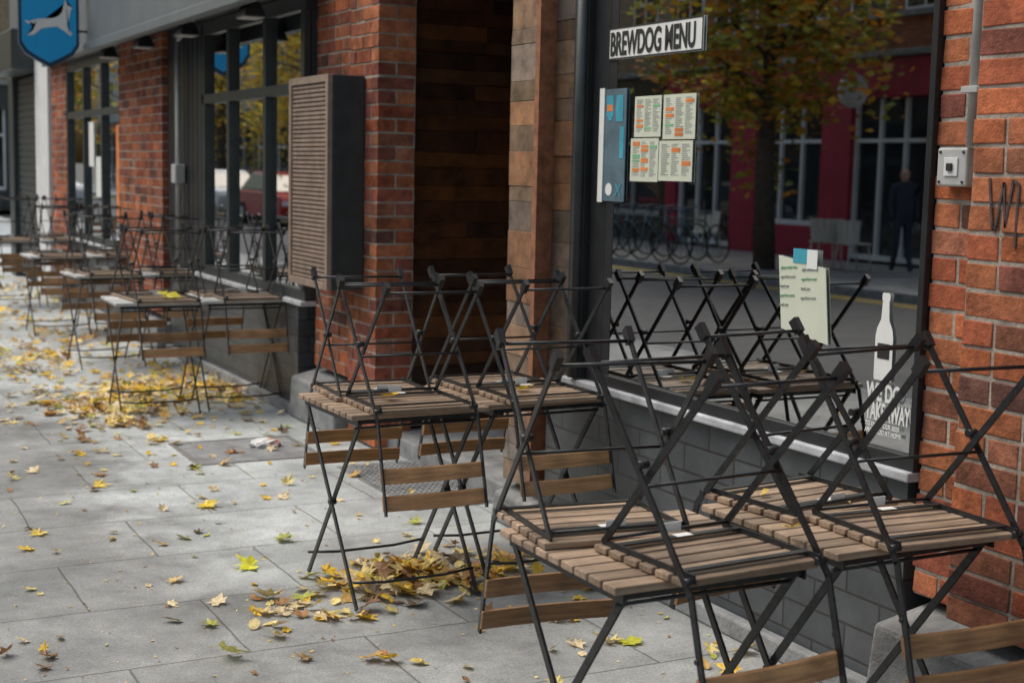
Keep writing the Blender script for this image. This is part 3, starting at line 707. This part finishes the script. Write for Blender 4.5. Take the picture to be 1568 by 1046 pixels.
# ------------------------------------------------------------------ vehicles, bikes, person
M['carwhite'] = plain('car_paint_white', (.7, .71, .73), .25, var=.03)
M['carred'] = plain('car_paint_red', (.4, .02, .02), .25, var=.03)
M['tyre'] = plain('tyre', (.02, .02, .02), .8)
def car(x, y, paint):
    e = empty('parked_car', (x, y, -.125))
    def ext(name, pr, w0, w1, mat, bv):
        bm = bmesh.new(); zs = [p[1] for p in pr]; z0, z1 = min(zs), max(zs)
        def w(z): return w0 + (w1 - w0)*(z - z0)/(z1 - z0)
        a = [bm.verts.new((-w(z), yy, z)) for yy, z in pr]; b = [bm.verts.new((w(z), yy, z)) for yy, z in pr]
        bm.faces.new(a); bm.faces.new(b[::-1])
        for i in range(len(pr)): bm.faces.new([a[i], b[i], b[(i+1) % len(pr)], a[(i+1) % len(pr)]])
        bmesh.ops.recalc_face_normals(bm, faces=bm.faces); finish(bm, name, M[mat], e, bv)
    ext('body', [(-2.05,.3),(-2.1,.6),(-1.95,.86),(-1.1,.95),(1.75,.97),(2.05,.85),(2.08,.35),(1.7,.24),(-1.7,.24)], .86, .82, paint, .06)
    ext('windows', [(-1.05,.95),(-.35,1.40),(1.2,1.42),(1.8,.97)], .78, .62, 'farglass', .03)
    ext('roof', [(-.38,1.395),(-.2,1.46),(1.1,1.47),(1.25,1.41)], .64, .56, paint, .02)
    for nm, a, b, rr, mt_ in (('tyres', .68, .88, .31, 'tyre'), ('hubs', .87, .89, .19, 'grey')):
        bm = bmesh.new()
        for yy in (-1.3, 1.3):
            for s in (-1, 1): bm_rod(bm, [(s*a, yy, .31), (s*b, yy, .31)], rr, 24)
        finish(bm, nm, M[mt_], e)
    boxes('rear_lights', [(-.8,-.55,2.04,2.1,.62,.76),(.55,.8,2.04,2.1,.62,.76)], 'carred', e)
    boxes('headlights', [(-.8,-.5,-2.11,-2.04,.6,.72),(.5,.8,-2.11,-2.04,.6,.72)], 'whitep', e)
car(-9.7, 32.5, 'carwhite'); car(-9.7, 38.0, 'carred'); car(-9.7, 44, 'carwhite'); car(-5.3, 50, 'carwhite')
def bike(x, y, a):
    e = empty('parked_bicycle', (x, y, 0), (0, math.radians(6), math.radians(a))); bm = bmesh.new()
    for yy in (-.52, .52):
        bm_rod(bm, [(0, yy + .33*math.cos(t*math.pi/12), .34 + .33*math.sin(t*math.pi/12)) for t in range(25)], .016, 6)
        for t in range(8): bm_rod(bm, [(0,yy,.34),(0, yy+.32*math.cos(t*.785), .34+.32*math.sin(t*.785))], .003, 4)
    finish(bm, 'wheels', M['tyre'], e); bm = bmesh.new()
    for p, q in (((0,.52,.34),(0,.1,.3)),((0,.1,.3),(0,.22,.86)),((0,.52,.34),(0,.19,.74)),((0,.19,.74),(0,-.36,.8)),((0,.1,.3),(0,-.38,.72)),((0,-.34,.9),(0,-.52,.34)),((-.25,-.33,.98),(.25,-.33,.98)),((0,-.33,.98),(0,-.34,.9))): bm_rod(bm, [p, q], .016, 6)
    bm_box(bm, -.06,.06,.12,.34,.86,.91); finish(bm, 'frame', M['slate'] if int(y*10) % 3 else M['grey'], e)
for k in range(8): bike(-11.5, 20.6 + k*.6, 78 + R.uniform(-8, 8))
def cafe_chair(x, y, a):
    e = empty('plastic_cafe_chair', (x, y, 0), (0, 0, math.radians(a)))
    bm = bmesh.new()
    for sx, sy in ((-1,-1),(1,-1),(1,1),(-1,1)): bm_rod(bm, [(sx*.22, sy*.22, 0), (sx*.19, sy*.18, .45)], .016, 6)
    finish(bm, 'legs', M['chaircream'], e)
    bm = bmesh.new(); bm_box(bm, -.23, .23, -.22, .22, .44, .47)
    for k in range(7): aa = math.radians(200 + k*23.3); bm_bar(bm, (.24*math.cos(aa), .24*math.sin(aa), .46), (.28*math.cos(aa), .28*math.sin(aa), .85), .1, .015, Vector((math.cos(aa), math.sin(aa), 0)))
    finish(bm, 'shell', M['chaircream'], e, .005)
for x, y, a in ((-13.2, 19.3, 60), (-13.2, 18.6, 100), (-13.0, 22.6, 250)): cafe_chair(x, y, a)
M['coat'] = plain('dark_coat', (.03, .035, .05), .9); M['skin'] = plain('skin', (.45, .27, .2), .6)
pe = empty('pedestrian', (-13.2, 17.45, 0), (0, 0, math.radians(20)))
def skinned(name, pts, edges, rad, mat):
    me = bpy.data.meshes.new(name); me.from_pydata(pts, edges, []); o = obj(name, me, mat, pe)
    o.modifiers.new('skin', 'SKIN')
    if len(me.skin_vertices):
        sv = me.skin_vertices[0].data
        for i, q in enumerate(rad): sv[i].radius = (q, q*.85)
        sv[0].use_root = True
    ss = o.modifiers.new('sub', 'SUBSURF'); ss.levels = 1; ss.render_levels = 2
    return o
pts = [(0,0,.95),(0,0,1.2),(0,0,1.42),(.18,0,1.42),(.22,0,1.15),(.2,-.1,.92),(-.18,0,1.42),(-.22,0,1.15),(-.2,-.1,.92),(.1,0,.9),(.11,-.05,.5),(.11,.1,.08),(-.1,0,.9),(-.1,.02,.5),(-.1,-.2,.08),(0,0,1.52)]
ed = [(0,1),(1,2),(2,3),(3,4),(4,5),(2,6),(6,7),(7,8),(0,9),(9,10),(10,11),(0,12),(12,13),(13,14),(2,15)]
skinned('body', pts, ed, [.15,.15,.13,.07,.05,.04,.07,.05,.04,.1,.07,.05,.1,.07,.05,.055], M['coat'])
skinned('head', [(0,0,1.5),(0,-.01,1.6),(0,-.01,1.72)], [(0,1),(1,2)], [.05,.09,.075], M['skin'])

# ------------------------------------------------------------------ light
w = bpy.data.worlds.new('World'); sc.world = w; w.use_nodes = True
nt = w.node_tree; bg = nt.nodes['Background']
sky = nt.nodes.new('ShaderNodeTexSky'); sky.sky_type = 'NISHITA'; sky.sun_disc = False
EL, AZ = 60, -50
sky.sun_elevation = math.radians(EL); sky.sun_rotation = math.radians(AZ); sky.dust_density = 7; sky.air_density = 2.2; sky.ozone_density = 3.0
nt.links.new(sky.outputs[0], bg.inputs[0]); bg.inputs[1].default_value = .15
sd = bpy.data.lights.new('sun', 'SUN'); sd.energy = 1.5; sd.angle = math.radians(50); sd.color = (1, .99, .97)
so = bpy.data.objects.new('sun', sd); COL.objects.link(so)
dv = Vector((math.cos(math.radians(EL))*math.sin(math.radians(AZ)), math.cos(math.radians(EL))*math.cos(math.radians(AZ)), math.sin(math.radians(EL))))
so.rotation_euler = dv.to_track_quat('Z', 'Y').to_euler(); so.location = (-5, 5, 12)

# ------------------------------------------------------------------ camera
cd = bpy.data.cameras.new('camera'); cam = bpy.data.objects.new('camera', cd); COL.objects.link(cam)
cd.lens = 50; cd.sensor_width = 36; cd.clip_end = 1500; cd.clip_start = .05
cam.matrix_world = Matrix.Translation((-2.9, 0, 1.57)) @ Matrix.Rotation(math.radians(-27.5), 4, 'Z') @ Matrix.Rotation(math.radians(90 - 6.9), 4, 'X') @ Matrix.Rotation(math.radians(1.3), 4, 'Z')
cd.dof.use_dof = True; cd.dof.focus_distance = 4.3; cd.dof.aperture_fstop = 4.0
sc.camera = cam
